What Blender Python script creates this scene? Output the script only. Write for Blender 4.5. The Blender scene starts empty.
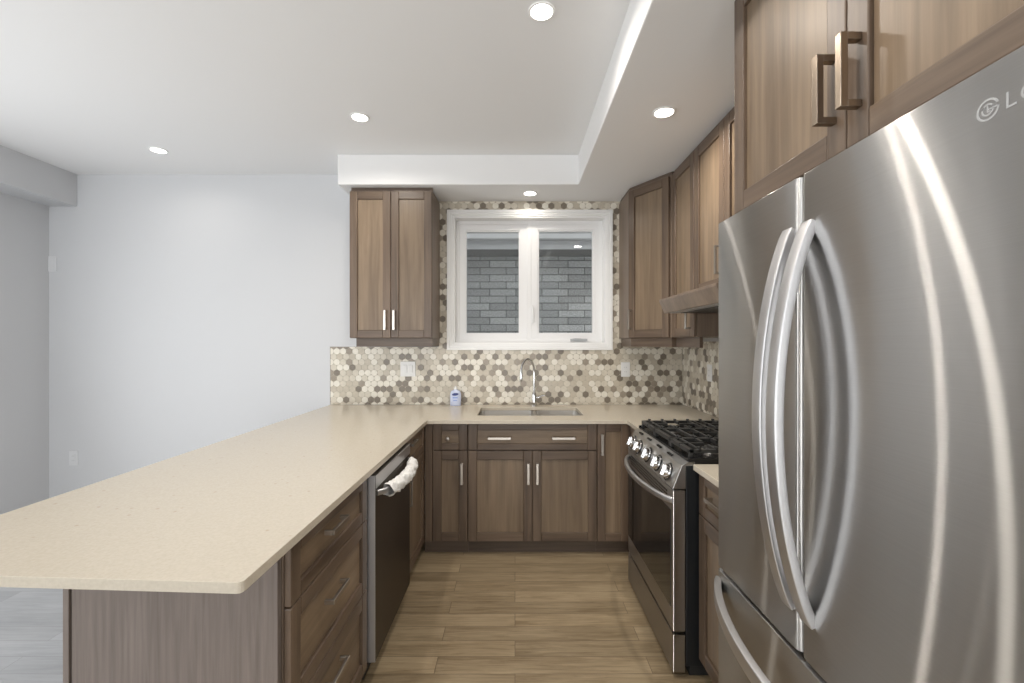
import bpy, bmesh, math, random
from mathutils import Vector, Matrix
from mathutils.geometry import tessellate_polygon
random.seed(7)
C = bpy.context.scene
COL = C.collection
PI = math.pi

# ------------------------------------------------------------------ camera
EYE = 1.39
cam_d = bpy.data.cameras.new('camera'); cam = bpy.data.objects.new('camera', cam_d); COL.objects.link(cam)
cam.location = (0, 0, EYE); cam.rotation_euler = (PI/2, 0, 0)
cam_d.sensor_fit = 'HORIZONTAL'; cam_d.sensor_width = 36; cam_d.lens = 450/1024*36
cam_d.shift_x = -3/1024; cam_d.shift_y = 1.5/1024
cam_d.clip_start = 0.02
C.camera = cam

# ------------------------------------------------------------------ view, sky, daylight, added fill
C.view_settings.view_transform = 'Standard'
C.view_settings.look = 'None'
C.view_settings.gamma = 1
C.view_settings.use_curve_mapping = False
C.view_settings.exposure = 0.0
world = bpy.data.worlds.new('sky'); C.world = world; world.use_nodes = True
bg = world.node_tree.nodes['Background']
bg.inputs[0].default_value = (1.0, 1.0, 0.99, 1); bg.inputs[1].default_value = 3.0

def area(name, loc, rot, sx, sy, energy, color, shape='RECTANGLE', spread=PI):
    d = bpy.data.lights.new(name, 'AREA'); d.shape = shape; d.size = sx
    if shape in ('RECTANGLE', 'ELLIPSE'): d.size_y = sy
    d.energy = energy; d.color = color; d.spread = spread
    o = bpy.data.objects.new(name, d); COL.objects.link(o); o.location = loc; o.rotation_euler = rot
    return o
DAY = (0.94, 0.97, 1.0)
WARM = (1.0, 0.93, 0.84)
POT = 4.0
area('daylight_patio', (-2.4, -3.32, 1.10), (-PI/2-0.75, 0, PI), 2.1, 2.0, 58, DAY)     # daylight entering the patio door behind the camera
area('added_rear_fill', (0.15, -3.32, 0.92), (-PI/2-0.80, 0, PI), 1.9, 1.2, 42, DAY)     # added fill lamp behind the camera, lifts soffit underside and back wall
area('daylight_side', (-3.66, 1.35, 1.05), (0, -PI/2-0.45, 0), 1.9, 2.0, 21, DAY)        # daylight entering the glazed door on the left wall

# ------------------------------------------------------------------ materials
def mat(name):
    m = bpy.data.materials.new(name); m.use_nodes = True
    nt = m.node_tree; b = nt.nodes['Principled BSDF']
    return m, nt, b
def N(nt, t, **kw):
    n = nt.nodes.new(t)
    for k, v in kw.items(): setattr(n, k, v)
    return n
def simple(name, col, rough=0.5, metal=0.0, bump=0, bscale=50, var=0.0, coat=0):
    m, nt, b = mat(name)
    b.inputs['Base Color'].default_value = (*col, 1); b.inputs['Roughness'].default_value = rough
    b.inputs['Metallic'].default_value = metal
    if coat: b.inputs['Coat Weight'].default_value = coat
    tc = N(nt, 'ShaderNodeTexCoord')
    nz = N(nt, 'ShaderNodeTexNoise'); nz.inputs['Scale'].default_value = bscale; nz.inputs['Detail'].default_value = 3
    nt.links.new(tc.outputs['Object'], nz.inputs['Vector'])
    if var:
        r = N(nt, 'ShaderNodeValToRGB')
        r.color_ramp.elements[0].position = 0.3; r.color_ramp.elements[1].position = 0.7
        r.color_ramp.elements[0].color = (*[c*(1-var) for c in col], 1); r.color_ramp.elements[1].color = (*[min(1, c*(1+var)) for c in col], 1)
        nt.links.new(nz.outputs['Fac'], r.inputs['Fac']); nt.links.new(r.outputs['Color'], b.inputs['Base Color'])
    if bump:
        bp = N(nt, 'ShaderNodeBump'); bp.inputs['Strength'].default_value = bump; bp.inputs['Distance'].default_value = 0.002
        nt.links.new(nz.outputs['Fac'], bp.inputs['Height']); nt.links.new(bp.outputs['Normal'], b.inputs['Normal'])
    return m
def wood(name, dark, light, scale, rough=0.38, blotch=0.35):
    m, nt, b = mat(name)
    tc = N(nt, 'ShaderNodeTexCoord'); oi = N(nt, 'ShaderNodeObjectInfo')
    off = N(nt, 'ShaderNodeVectorMath', operation='SCALE'); off.inputs[0].default_value = (7.3, 11.1, 5.7)
    nt.links.new(oi.outputs['Random'], off.inputs['Scale'])
    ad = N(nt, 'ShaderNodeVectorMath', operation='ADD')
    nt.links.new(tc.outputs['Object'], ad.inputs[0]); nt.links.new(off.outputs[0], ad.inputs[1])
    mp = N(nt, 'ShaderNodeMapping'); mp.inputs['Scale'].default_value = scale
    nt.links.new(ad.outputs[0], mp.inputs['Vector'])
    n1 = N(nt, 'ShaderNodeTexNoise'); n1.inputs['Scale'].default_value = 1.0; n1.inputs['Detail'].default_value = 6; n1.inputs['Roughness'].default_value = 0.6; n1.inputs['Distortion'].default_value = 0.4
    nt.links.new(mp.outputs[0], n1.inputs['Vector'])
    mp2 = N(nt, 'ShaderNodeMapping'); mp2.inputs['Scale'].default_value = tuple(s*0.22 + 1.1 for s in scale)
    nt.links.new(ad.outputs[0], mp2.inputs['Vector'])
    n2 = N(nt, 'ShaderNodeTexNoise'); n2.inputs['Scale'].default_value = 1.0; n2.inputs['Detail'].default_value = 3
    nt.links.new(mp2.outputs[0], n2.inputs['Vector'])
    mx = N(nt, 'ShaderNodeMix'); mx.data_type = 'FLOAT'; mx.inputs[0].default_value = blotch
    nt.links.new(n1.outputs['Fac'], mx.inputs[2]); nt.links.new(n2.outputs['Fac'], mx.inputs[3])
    r = N(nt, 'ShaderNodeValToRGB'); r.color_ramp.elements[0].position = 0.34; r.color_ramp.elements[1].position = 0.66
    r.color_ramp.elements[0].color = (*dark, 1); r.color_ramp.elements[1].color = (*light, 1)
    nt.links.new(mx.outputs[0], r.inputs['Fac'])
    hv = N(nt, 'ShaderNodeHueSaturation')
    mr = N(nt, 'ShaderNodeMapRange'); mr.inputs[3].default_value = 0.88; mr.inputs[4].default_value = 1.12
    nt.links.new(oi.outputs['Random'], mr.inputs[0]); nt.links.new(mr.outputs[0], hv.inputs['Value'])
    nt.links.new(r.outputs['Color'], hv.inputs['Color']); nt.links.new(hv.outputs['Color'], b.inputs['Base Color'])
    b.inputs['Roughness'].default_value = rough
    bp = N(nt, 'ShaderNodeBump'); bp.inputs['Strength'].default_value = 0.06; bp.inputs['Distance'].default_value = 0.001
    nt.links.new(n1.outputs['Fac'], bp.inputs['Height']); nt.links.new(bp.outputs['Normal'], b.inputs['Normal'])
    return m
def steel(name, col, rough, aniso, grain=True, soft=0.52):
    """brushed metal: a sharp lobe stretched across the brushing plus a soft one"""
    m = bpy.data.materials.new(name); m.use_nodes = True; nt = m.node_tree
    for n in list(nt.nodes): nt.nodes.remove(n)
    out = N(nt, 'ShaderNodeOutputMaterial'); mx = N(nt, 'ShaderNodeMixShader'); mx.inputs[0].default_value = soft
    tg = N(nt, 'ShaderNodeTangent'); tg.direction_type = 'UV_MAP'; tg.uv_map = 'UVMap'
    gs = []
    for r_, a_ in ((rough*0.9, -aniso), (rough*1.22, -aniso*0.72)):
        g = N(nt, 'ShaderNodeBsdfAnisotropic'); g.inputs['Color'].default_value = (*col, 1)
        g.inputs['Roughness'].default_value = r_; g.inputs['Anisotropy'].default_value = a_
        nt.links.new(tg.outputs[0], g.inputs['Tangent']); gs.append(g)
    nt.links.new(gs[0].outputs[0], mx.inputs[1]); nt.links.new(gs[1].outputs[0], mx.inputs[2]); nt.links.new(mx.outputs[0], out.inputs[0])
    if grain:
        tc = N(nt, 'ShaderNodeTexCoord'); mp = N(nt, 'ShaderNodeMapping'); mp.inputs['Scale'].default_value = (2, 2, 700)
        nt.links.new(tc.outputs['Object'], mp.inputs['Vector'])
        nz = N(nt, 'ShaderNodeTexNoise'); nz.inputs['Scale'].default_value = 1; nz.inputs['Detail'].default_value = 3
        nt.links.new(mp.outputs[0], nz.inputs['Vector'])
        r = N(nt, 'ShaderNodeValToRGB')
        r.color_ramp.elements[0].color = (*[c*0.95 for c in col], 1); r.color_ramp.elements[1].color = (*[c*1.05 for c in col], 1)
        nt.links.new(nz.outputs['Fac'], r.inputs['Fac'])
        for g in gs: nt.links.new(r.outputs['Color'], g.inputs['Color'])
    return m
def emit(name, col, s):
    m, nt, b = mat(name)
    b.inputs['Base Color'].default_value = (*col, 1)
    b.inputs['Emission Color'].default_value = (*col, 1); b.inputs['Emission Strength'].default_value = s
    return m

M = {}
M['wall'] = simple('wall paint', (0.59, 0.597, 0.61), 0.6, bump=0.04, bscale=180)
M['ceil'] = simple('ceiling paint', (0.79, 0.79, 0.79), 0.7, bump=0.05, bscale=150)
M['white'] = simple('white trim paint', (0.83, 0.83, 0.82), 0.35)
M['vinyl'] = simple('white vinyl', (0.80, 0.80, 0.80), 0.45)
M['plastic'] = simple('white plastic', (0.80, 0.80, 0.79), 0.35)
M['greyplastic'] = simple('grey plastic', (0.45, 0.46, 0.47), 0.4)
SV, SH = (26, 26, 1.3), (1.6, 1.6, 30)
FD, FL = (0.070, 0.046, 0.031), (0.165, 0.115, 0.078)
PD, PL = (0.125, 0.085, 0.053), (0.250, 0.181, 0.118)
M['wv'] = wood('stained maple stile', FD, FL, SV)
M['wh'] = wood('stained maple rail', FD, FL, SH)
M['wp'] = wood('stained maple panel', PD, PL, SV)
M['wph'] = wood('stained maple drawer panel', PD, PL, SH)
M['wside'] = wood('stained maple side', (0.13, 0.093, 0.068), (0.235, 0.172, 0.125), SV)
M['wend'] = wood('grey brown end panel', (0.140, 0.113, 0.098), (0.222, 0.184, 0.160), (75, 75, 3.0), 0.5, 0.3)
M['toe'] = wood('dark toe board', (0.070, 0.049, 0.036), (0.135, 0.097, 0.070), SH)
M['dark'] = simple('dark void', (0.012, 0.011, 0.010), 0.7)
M['nickel'] = steel('brushed nickel', (0.56, 0.52, 0.47), 0.28, 0.3, grain=False)
M['chrome'] = steel('chrome', (0.62, 0.62, 0.62), 0.08, 0.0, grain=False)
M['steel'] = steel('brushed stainless', (0.60, 0.592, 0.58), 0.24, 0.93)
M['steelh'] = steel('satin handle steel', (0.64, 0.64, 0.65), 0.38, 0.3, grain=False)
M['dsteel'] = steel('dark stainless', (0.26, 0.245, 0.23), 0.28, 0.8)
M['sink'] = steel('sink steel', (0.72, 0.70, 0.67), 0.3, 0.3, grain=False)
M['black'] = simple('black enamel', (0.008, 0.008, 0.009), 0.25)
M['blackside'] = simple('black side panel', (0.010, 0.012, 0.014), 0.35)
M['iron'] = simple('cast iron', (0.035, 0.035, 0.034), 0.36, bump=0.2, bscale=300)
M['oglass'] = simple('black oven glass', (0.006, 0.006, 0.006), 0.06)
M['rubber'] = simple('rubber', (0.02, 0.02, 0.02), 0.6)
M['fbody'] = simple('fridge body grey', (0.10, 0.10, 0.105), 0.45)
M['wrap'] = simple('crumpled white wrap', (0.80, 0.79, 0.77), 0.5, bump=0.6, bscale=120, var=0.08)

# countertop quartz
def quartz():
    m, nt, b = mat('beige quartz')
    tc = N(nt, 'ShaderNodeTexCoord')
    n1 = N(nt, 'ShaderNodeTexNoise'); n1.inputs['Scale'].default_value = 140; n1.inputs['Detail'].default_value = 4
    v = N(nt, 'ShaderNodeTexVoronoi'); v.inputs['Scale'].default_value = 26
    n3 = N(nt, 'ShaderNodeTexNoise'); n3.inputs['Scale'].default_value = 3
    for n in (n1, v, n3): nt.links.new(tc.outputs['Object'], n.inputs['Vector'])
    r = N(nt, 'ShaderNodeValToRGB'); r.color_ramp.elements[0].position = 0.3; r.color_ramp.elements[1].position = 0.7
    r.color_ramp.elements[0].color = (0.535, 0.478, 0.388, 1); r.color_ramp.elements[1].color = (0.585, 0.527, 0.432, 1)
    nt.links.new(n1.outputs['Fac'], r.inputs['Fac'])
    r2 = N(nt, 'ShaderNodeValToRGB'); r2.color_ramp.elements[0].position = 0.07; r2.color_ramp.elements[1].position = 0.16
    r2.color_ramp.elements[0].color = (1, 1, 1, 1); r2.color_ramp.elements[1].color = (0, 0, 0, 1)
    nt.links.new(v.outputs['Distance'], r2.inputs['Fac'])
    gt = N(nt, 'ShaderNodeMath', operation='GREATER_THAN'); gt.inputs[1].default_value = 0.72
    sep = N(nt, 'ShaderNodeSeparateColor'); nt.links.new(v.outputs['Color'], sep.inputs[0]); nt.links.new(sep.outputs[0], gt.inputs[0])
    mu = N(nt, 'ShaderNodeMath', operation='MULTIPLY'); nt.links.new(r2.outputs['Color'], mu.inputs[0]); nt.links.new(gt.outputs[0], mu.inputs[1])
    mu2 = N(nt, 'ShaderNodeMath', operation='MULTIPLY'); mu2.inputs[1].default_value = 0.6; nt.links.new(mu.outputs[0], mu2.inputs[0])
    mx = N(nt, 'ShaderNodeMix'); mx.data_type = 'RGBA'; mx.inputs[7].default_value = (0.42, 0.32, 0.24, 1)
    nt.links.new(mu2.outputs[0], mx.inputs[0]); nt.links.new(r.outputs['Color'], mx.inputs[6])
    nt.links.new(mx.outputs[2], b.inputs['Base Color']); b.inputs['Roughness'].default_value = 0.22
    return m
M['quartz'] = quartz()

# floor: oak planks running across the aisle
def oak(name, c0, c1, cm):
    m, nt, b = mat(name)
    tc = N(nt, 'ShaderNodeTexCoord')
    br = N(nt, 'ShaderNodeTexBrick'); br.offset = 0.37; br.squash = 1
    br.inputs['Scale'].default_value = 1; br.inputs['Brick Width'].default_value = 0.92; br.inputs['Row Height'].default_value = 0.105
    br.inputs['Mortar Size'].default_value = 0.0016; br.inputs['Mortar Smooth'].default_value = 0.3; br.inputs['Bias'].default_value = 0
    br.inputs['Color1'].default_value = (0, 0, 0, 1); br.inputs['Color2'].default_value = (1, 1, 1, 1); br.inputs['Mortar'].default_value = (0.4, 0.4, 0.4, 1)
    nt.links.new(tc.outputs['Object'], br.inputs['Vector'])
    cs = N(nt, 'ShaderNodeVectorMath', operation='SCALE'); cs.inputs['Scale'].default_value = 9.0
    nt.links.new(br.outputs['Color'], cs.inputs[0])
    ad = N(nt, 'ShaderNodeVectorMath', operation='ADD'); nt.links.new(tc.outputs['Object'], ad.inputs[0]); nt.links.new(cs.outputs[0], ad.inputs[1])
    mp = N(nt, 'ShaderNodeMapping'); mp.inputs['Scale'].default_value = (2.2, 30, 1)
    nt.links.new(ad.outputs[0], mp.inputs['Vector'])
    n1 = N(nt, 'ShaderNodeTexNoise'); n1.inputs['Scale'].default_value = 1.6; n1.inputs['Detail'].default_value = 7; n1.inputs['Roughness'].default_value = 0.65; n1.inputs['Distortion'].default_value = 1.2
    nt.links.new(mp.outputs[0], n1.inputs['Vector'])
    mp2 = N(nt, 'ShaderNodeMapping'); mp2.inputs['Scale'].default_value = (2.0, 7.0, 1); nt.links.new(ad.outputs[0], mp2.inputs['Vector'])
    n2 = N(nt, 'ShaderNodeTexNoise'); n2.inputs['Scale'].default_value = 1.0; n2.inputs['Detail'].default_value = 3; nt.links.new(mp2.outputs[0], n2.inputs['Vector'])
    mxf = N(nt, 'ShaderNodeMix'); mxf.data_type = 'FLOAT'; mxf.inputs[0].default_value = 0.42
    nt.links.new(n1.outputs['Fac'], mxf.inputs[2]); nt.links.new(n2.outputs['Fac'], mxf.inputs[3])
    r = N(nt, 'ShaderNodeValToRGB'); r.color_ramp.elements[0].position = 0.35; r.color_ramp.elements[1].position = 0.61
    r.color_ramp.elements[0].color = (*c0, 1); r.color_ramp.elements[1].color = (*c1, 1)
    nt.links.new(mxf.outputs[0], r.inputs['Fac'])
    sp = N(nt, 'ShaderNodeSeparateColor'); nt.links.new(br.outputs['Color'], sp.inputs[0])
    mr = N(nt, 'ShaderNodeMapRange'); mr.inputs[3].default_value = 0.88; mr.inputs[4].default_value = 1.10
    nt.links.new(sp.outputs[0], mr.inputs[0])
    hv = N(nt, 'ShaderNodeHueSaturation'); nt.links.new(r.outputs['Color'], hv.inputs['Color']); nt.links.new(mr.outputs[0], hv.inputs['Value'])
    mx = N(nt, 'ShaderNodeMix'); mx.data_type = 'RGBA'; mx.inputs[7].default_value = (*cm, 1)
    nt.links.new(br.outputs['Fac'], mx.inputs[0]); nt.links.new(hv.outputs['Color'], mx.inputs[6])
    nt.links.new(mx.outputs[2], b.inputs['Base Color']); b.inputs['Roughness'].default_value = 0.36
    bp = N(nt, 'ShaderNodeBump'); bp.inputs['Strength'].default_value = 0.25; bp.inputs['Distance'].default_value = 0.0015; bp.invert = True
    nt.links.new(br.outputs['Fac'], bp.inputs['Height']); nt.links.new(bp.outputs['Normal'], b.inputs['Normal'])
    return m
M['oak'] = oak('oak planks', (0.20, 0.145, 0.082), (0.385, 0.30, 0.19), (0.15, 0.11, 0.07))
M['paleoak'] = oak('pale grey planks', (0.29, 0.30, 0.315), (0.38, 0.39, 0.405), (0.25, 0.25, 0.26))  # same plank pattern coloured pale grey, left of the peninsula

def brick():
    m, nt, b = mat('grey brick')
    tc = N(nt, 'ShaderNodeTexCoord'); mp = N(nt, 'ShaderNodeMapping'); mp.inputs['Rotation'].default_value = (PI/2, 0, 0)
    nt.links.new(tc.outputs['Object'], mp.inputs['Vector'])
    br = N(nt, 'ShaderNodeTexBrick'); br.inputs['Scale'].default_value = 1; br.inputs['Brick Width'].default_value = 0.29; br.inputs['Row Height'].default_value = 0.079; br.offset = 0.37
    br.inputs['Mortar Size'].default_value = 0.005; br.inputs['Mortar Smooth'].default_value = 0.4
    br.inputs['Color1'].default_value = (0.25, 0.25, 0.25, 1); br.inputs['Color2'].default_value = (0.38, 0.38, 0.38, 1); br.inputs['Mortar'].default_value = (0.13, 0.13, 0.13, 1)
    nt.links.new(mp.outputs[0], br.inputs['Vector'])
    nz = N(nt, 'ShaderNodeTexNoise'); nz.inputs['Scale'].default_value = 60; nz.inputs['Detail'].default_value = 4; nt.links.new(tc.outputs['Object'], nz.inputs['Vector'])
    mr = N(nt, 'ShaderNodeMapRange'); mr.inputs[3].default_value = 0.45; mr.inputs[4].default_value = 1.55; nt.links.new(nz.outputs['Fac'], mr.inputs[0])
    hv = N(nt, 'ShaderNodeHueSaturation'); nt.links.new(br.outputs['Color'], hv.inputs['Color']); nt.links.new(mr.outputs[0], hv.inputs['Value'])
    nt.links.new(hv.outputs['Color'], b.inputs['Base Color']); b.inputs['Roughness'].default_value = 0.85
    bp = N(nt, 'ShaderNodeBump'); bp.inputs['Distance'].default_value = 0.01; bp.invert = True
    nt.links.new(br.outputs['Fac'], bp.inputs['Height']); nt.links.new(bp.outputs['Normal'], b.inputs['Normal'])
    return m
M['brick'] = brick()
M['fascia'] = simple('pale aluminium', (0.42, 0.42, 0.43), 0.5)
M['eave'] = simple('shade grey eave', (0.13, 0.13, 0.13), 0.6)  # shade under the eave is put into this darker grey
M['ground'] = simple('gravel', (0.25, 0.24, 0.22), 0.9, bump=0.5, bscale=40, var=0.3)

def glass():
    m = bpy.data.materials.new('window glass'); m.use_nodes = True; nt = m.node_tree
    for n in list(nt.nodes): nt.nodes.remove(n)
    out = N(nt, 'ShaderNodeOutputMaterial'); mx = N(nt, 'ShaderNodeMixShader'); tr = N(nt, 'ShaderNodeBsdfTransparent'); gl = N(nt, 'ShaderNodeBsdfGlossy')
    tr.inputs[0].default_value = (0.93, 0.95, 0.95, 1); gl.inputs['Roughness'].default_value = 0.0
    fr = N(nt, 'ShaderNodeFresnel'); fr.inputs[0].default_value = 1.5
    nt.links.new(fr.outputs[0], mx.inputs[0]); nt.links.new(tr.outputs[0], mx.inputs[1]); nt.links.new(gl.outputs[0], mx.inputs[2]); nt.links.new(mx.outputs[0], out.inputs[0])
    return m
M['glass'] = glass()
TILE = [simple('tile cream', (0.76, 0.72, 0.63), 0.3, bump=0.05, bscale=60, var=0.05),
        simple('tile beige', (0.52, 0.465, 0.375), 0.3, bump=0.05, bscale=60, var=0.06),
        simple('tile pale stone', (0.62, 0.57, 0.475), 0.3, bump=0.05, bscale=60, var=0.06),
        simple('tile taupe', (0.31, 0.265, 0.21), 0.3, bump=0.05, bscale=60, var=0.08),
        simple('tile brown grey', (0.20, 0.168, 0.130), 0.3, bump=0.05, bscale=60, var=0.10)]
M['grout'] = simple('grout', (0.44, 0.40, 0.32), 0.8)
M['lens'] = emit('lit lens', (1.0, 0.96, 0.90), 8.0)
M['ringw'] = simple('white light trim', (0.88, 0.88, 0.87), 0.5)
M['soap'] = simple('pale blue plastic', (0.62, 0.68, 0.86), 0.2)
M['navy'] = simple('navy print', (0.03, 0.05, 0.22), 0.4)
M['skyprint'] = simple('pale blue print', (0.30, 0.40, 0.72), 0.4)
M['mark'] = simple('pale grey print', (0.38, 0.38, 0.38), 0.35)
M['wallplate'] = simple('pale grey plastic', (0.66, 0.665, 0.675), 0.45)
M['bronze'] = steel('dark brushed nickel', (0.36, 0.30, 0.24), 0.28, 0.3, grain=False)

# ------------------------------------------------------------------ mesh builder
class MB:
    def __init__(s): s.v = []; s.f = []; s.m = []; s.s = []
    def add(s, vs, fs, mi=0, smooth=False):
        o = len(s.v); s.v += [tuple(p) for p in vs]
        for f in fs: s.f.append(tuple(i+o for i in f)); s.m.append(mi); s.s.append(smooth)
        return s
    def box(s, x0, x1, y0, y1, z0, z1, mi=0):
        vs = [(x, y, z) for x in (x0, x1) for y in (y0, y1) for z in (z0, z1)]
        return s.add(vs, [(0,1,3,2), (4,6,7,5), (0,4,5,1), (2,3,7,6), (0,2,6,4), (1,5,7,3)], mi)
    def fbox(s, fr, a0, a1, d0, d1, z0, z1, mi=0):
        vs = [fr(a, d, z) for a in (a0, a1) for d in (d0, d1) for z in (z0, z1)]
        return s.add(vs, [(0,1,3,2), (4,6,7,5), (0,4,5,1), (2,3,7,6), (0,2,6,4), (1,5,7,3)], mi)
    def prism(s, poly, fn, lo, hi, mi=0, holes=(), smooth=False):
        """poly in 2-D, fn(p, q, t) -> 3-D, extruded from t=lo to t=hi"""
        rings = [list(poly)] + [list(h) for h in holes]
        flat = [p for r in rings for p in r]
        tris = tessellate_polygon([[Vector((p[0], p[1], 0)) for p in r] for r in rings]) if (holes or len(poly) > 4) else [tuple(range(len(poly)))]
        n = len(flat)
        vs = [fn(p[0], p[1], lo) for p in flat] + [fn(p[0], p[1], hi) for p in flat]
        if not holes: tris = [tuple(range(len(poly)))]
        s.add(vs, [tuple(t) for t in tris] + [tuple(i+n for i in reversed(t)) for t in tris], mi)
        o = len(s.v)-2*n; b = 0
        for r in rings:
            k = len(r)
            for i in range(k):
                j = (i+1) % k
                s.f.append((o+b+i, o+b+j, o+b+j+n, o+b+i+n)); s.m.append(mi); s.s.append(smooth)
            b += k
        return s
    def sweep(s, path, prof, up, mi=0, smooth=True, closed=True, scale=None, cap=True):
        """prof: list of (a,b) offsets along side and up; path: list of points"""
        P = [Vector(p) for p in path]; n = len(P); k = len(prof); vs = []
        for i, p in enumerate(P):
            t = (P[min(i+1, n-1)] - P[max(i-1, 0)]).normalized()
            u = Vector(up) if not callable(up) else Vector(up(i))
            side = t.cross(u)
            if side.length < 1e-5: side = t.cross(Vector((0.3, 1, 0.2)))
            side.normalize(); u2 = side.cross(t).normalized(); sc = scale(i/(n-1)) if scale else 1
            for a, b in prof: vs.append(p + side*a*sc + u2*b*sc)
        fs = []
        for i in range(n-1):
            for j in range(k):
                jj = (j+1) % k
                fs.append((i*k+j, i*k+jj, (i+1)*k+jj, (i+1)*k+j))
        o = len(s.v); s.add(vs, fs, mi, smooth)
        if cap:
            s.f += [tuple(o+j for j in range(k)), tuple(o+(n-1)*k+j for j in reversed(range(k)))]; s.m += [mi, mi]; s.s += [False, False]
        return s
    def tube(s, path, r, mi=0, seg=12, up=(0.31, 0.17, 0.93), scale=None):
        return s.sweep(path, [(r*math.cos(2*PI*i/seg), r*math.sin(2*PI*i/seg)) for i in range(seg)], up, mi, True, scale=scale)
    def lathe(s, base, axis, prof, mi=0, seg=24, smooth=True):
        """prof: list of (radius, height) along axis from base"""
        a = Vector(axis).normalized(); e = a.orthogonal().normalized(); g = a.cross(e); B = Vector(base); k = seg; vs = []
        for r, h in prof:
            for i in range(k):
                t = 2*PI*i/k; vs.append(B + a*h + (e*math.cos(t) + g*math.sin(t))*max(r, 1e-5))
        fs = [(i*k+j, i*k+(j+1) % k, (i+1)*k+(j+1) % k, (i+1)*k+j) for i in range(len(prof)-1) for j in range(k)]
        o = len(s.v); s.add(vs, fs, mi, smooth)
        s.f += [tuple(o+j for j in range(k)), tuple(o+(len(prof)-1)*k+j for j in reversed(range(k)))]; s.m += [mi, mi]; s.s += [False, False]
        return s
    def ring(s, x0, x1, z0, z1, w, y0, y1, mi=0):
        """mitred rectangular frame in the XZ plane"""
        O = [(x0, z0), (x1, z0), (x1, z1), (x0, z1)]; I = [(x0+w, z0+w), (x1-w, z0+w), (x1-w, z1-w), (x0+w, z1-w)]
        vs = [(p[0], y, p[1]) for y in (y0, y1) for p in O+I]; fs = []
        for i in range(4):
            j = (i+1) % 4
            fs += [(i, j, 4+j, 4+i), (8+i, 12+i, 12+j, 8+j), (i, 8+i, 8+j, j), (4+i, 4+j, 12+j, 12+i)]
        return s.add(vs, fs, mi)
    def build(s, name, mats, parent=None, bevel=0.0, seg=2, loc=None):
        if not isinstance(mats, (list, tuple)): mats = [mats]
        L = Vector(loc) if loc else (world_loc(parent) if parent else Vector((0, 0, 0)))
        me = bpy.data.meshes.new(name)
        me.from_pydata([Vector(v)-L for v in s.v], [], s.f)
        for m in mats: me.materials.append(m)
        me.polygons.foreach_set('material_index', s.m); me.polygons.foreach_set('use_smooth', s.s)
        bm = bmesh.new(); bm.from_mesh(me); bmesh.ops.recalc_face_normals(bm, faces=bm.faces)
        for e in bm.edges:
            if len(e.link_faces) == 2 and e.calc_face_angle() > 0.6: e.smooth = False
        uv = bm.loops.layers.uv.new('UVMap')
        for f in bm.faces:
            n = f.normal; ax = max(range(3), key=lambda i: abs(n[i]))
            for l in f.loops:
                c = l.vert.co
                l[uv].uv = (c.z, c.y) if ax == 0 else ((c.z, c.x) if ax == 1 else (c.x, c.y))
        bm.to_mesh(me); bm.free()
        o = bpy.data.objects.new(name, me); COL.objects.link(o)
        if parent: o.parent = parent
        else: o.location = L
        if bevel:
            b = o.modifiers.new('bevel', 'BEVEL'); b.width = bevel; b.segments = seg; b.limit_method = 'ANGLE'; b.angle_limit = math.radians(40)
        return o
def world_loc(o):
    v = Vector(o.location)
    while o.parent: o = o.parent; v += Vector(o.location)
    return v
def tag(o, label=None, cat=None, group=None, kind=None):
    if label: o['label'] = label
    if cat: o['category'] = cat
    if group: o['group'] = group
    if kind: o['kind'] = kind
    return o
def thing(name, label, cat, loc, group=None):
    o = bpy.data.objects.new(name, None); COL.objects.link(o); o.location = loc; o.empty_display_size = 0.1
    return tag(o, label, cat, group)
def struct(name, label, loc=(0, 0, 0)):
    o = bpy.data.objects.new(name, None); COL.objects.link(o); o.location = loc
    return tag(o, label, 'window', kind='structure')
XY = lambda p, q, t: (p, q, t)       # plan outline, extruded in z
XZ = lambda p, q, t: (p, t, q)       # elevation outline, extruded in y
YZ = lambda p, q, t: (t, p, q)
def frame(o, u, n):
    o, u, n = Vector(o), Vector(u), Vector(n)
    return lambda a, d, z: o + u*a + n*d + Vector((0, 0, z))

# ------------------------------------------------------------------ room
XL, XR, YB, YR, ZC, ZS = -3.79, 1.367, 3.66, -3.4, 2.76, 2.54
def st(name, mb, m, label, bevel=0):
    return tag(mb.build(name, m, bevel=bevel), label, name.split('_')[0], kind='structure')
st('floor', MB().box(-1.160, XR+0.2, YR-0.2, YB+0.2, -0.05, 0), M['oak'], 'oak plank floor running across the kitchen aisle')
st('floor', MB().box(XL-0.2, -1.161, YR-0.2, YB+0.2, -0.05, 0), M['paleoak'], 'plank floor left of the peninsula, coloured pale grey')
st('ceiling', MB().box(XL-0.2, XR+0.2, YR-0.2, YB+0.2, ZC, ZC+0.1), M['ceil'], 'flat white ceiling above the kitchen')
WX0, WX1, WZ0, WZ1 = -0.503, 0.742, 1.381, 2.42      # kitchen window opening
st('wall_back', MB().prism([(XL-0.2, 0), (XR+0.2, 0), (XR+0.2, ZC), (XL-0.2, ZC)], XZ, YB, YB+0.2, holes=[[(WX0, WZ0), (WX1, WZ0), (WX1, WZ1), (WX0, WZ1)]]), M['wall'], 'pale grey wall at the back holding the kitchen window')
st('wall_right', MB().box(XR, XR+0.2, YR, YB, 0, ZC), M['wall'], 'pale grey wall behind the range and fridge')
st('wall_left', MB().prism([(YR, 0), (YB, 0), (YB, ZC), (YR, ZC)], YZ, XL-0.2, XL, holes=[[(0.2, 0.03), (2.5, 0.03), (2.5, 2.15), (0.2, 2.15)]]), M['wall'], 'pale grey wall at the far left')
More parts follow.
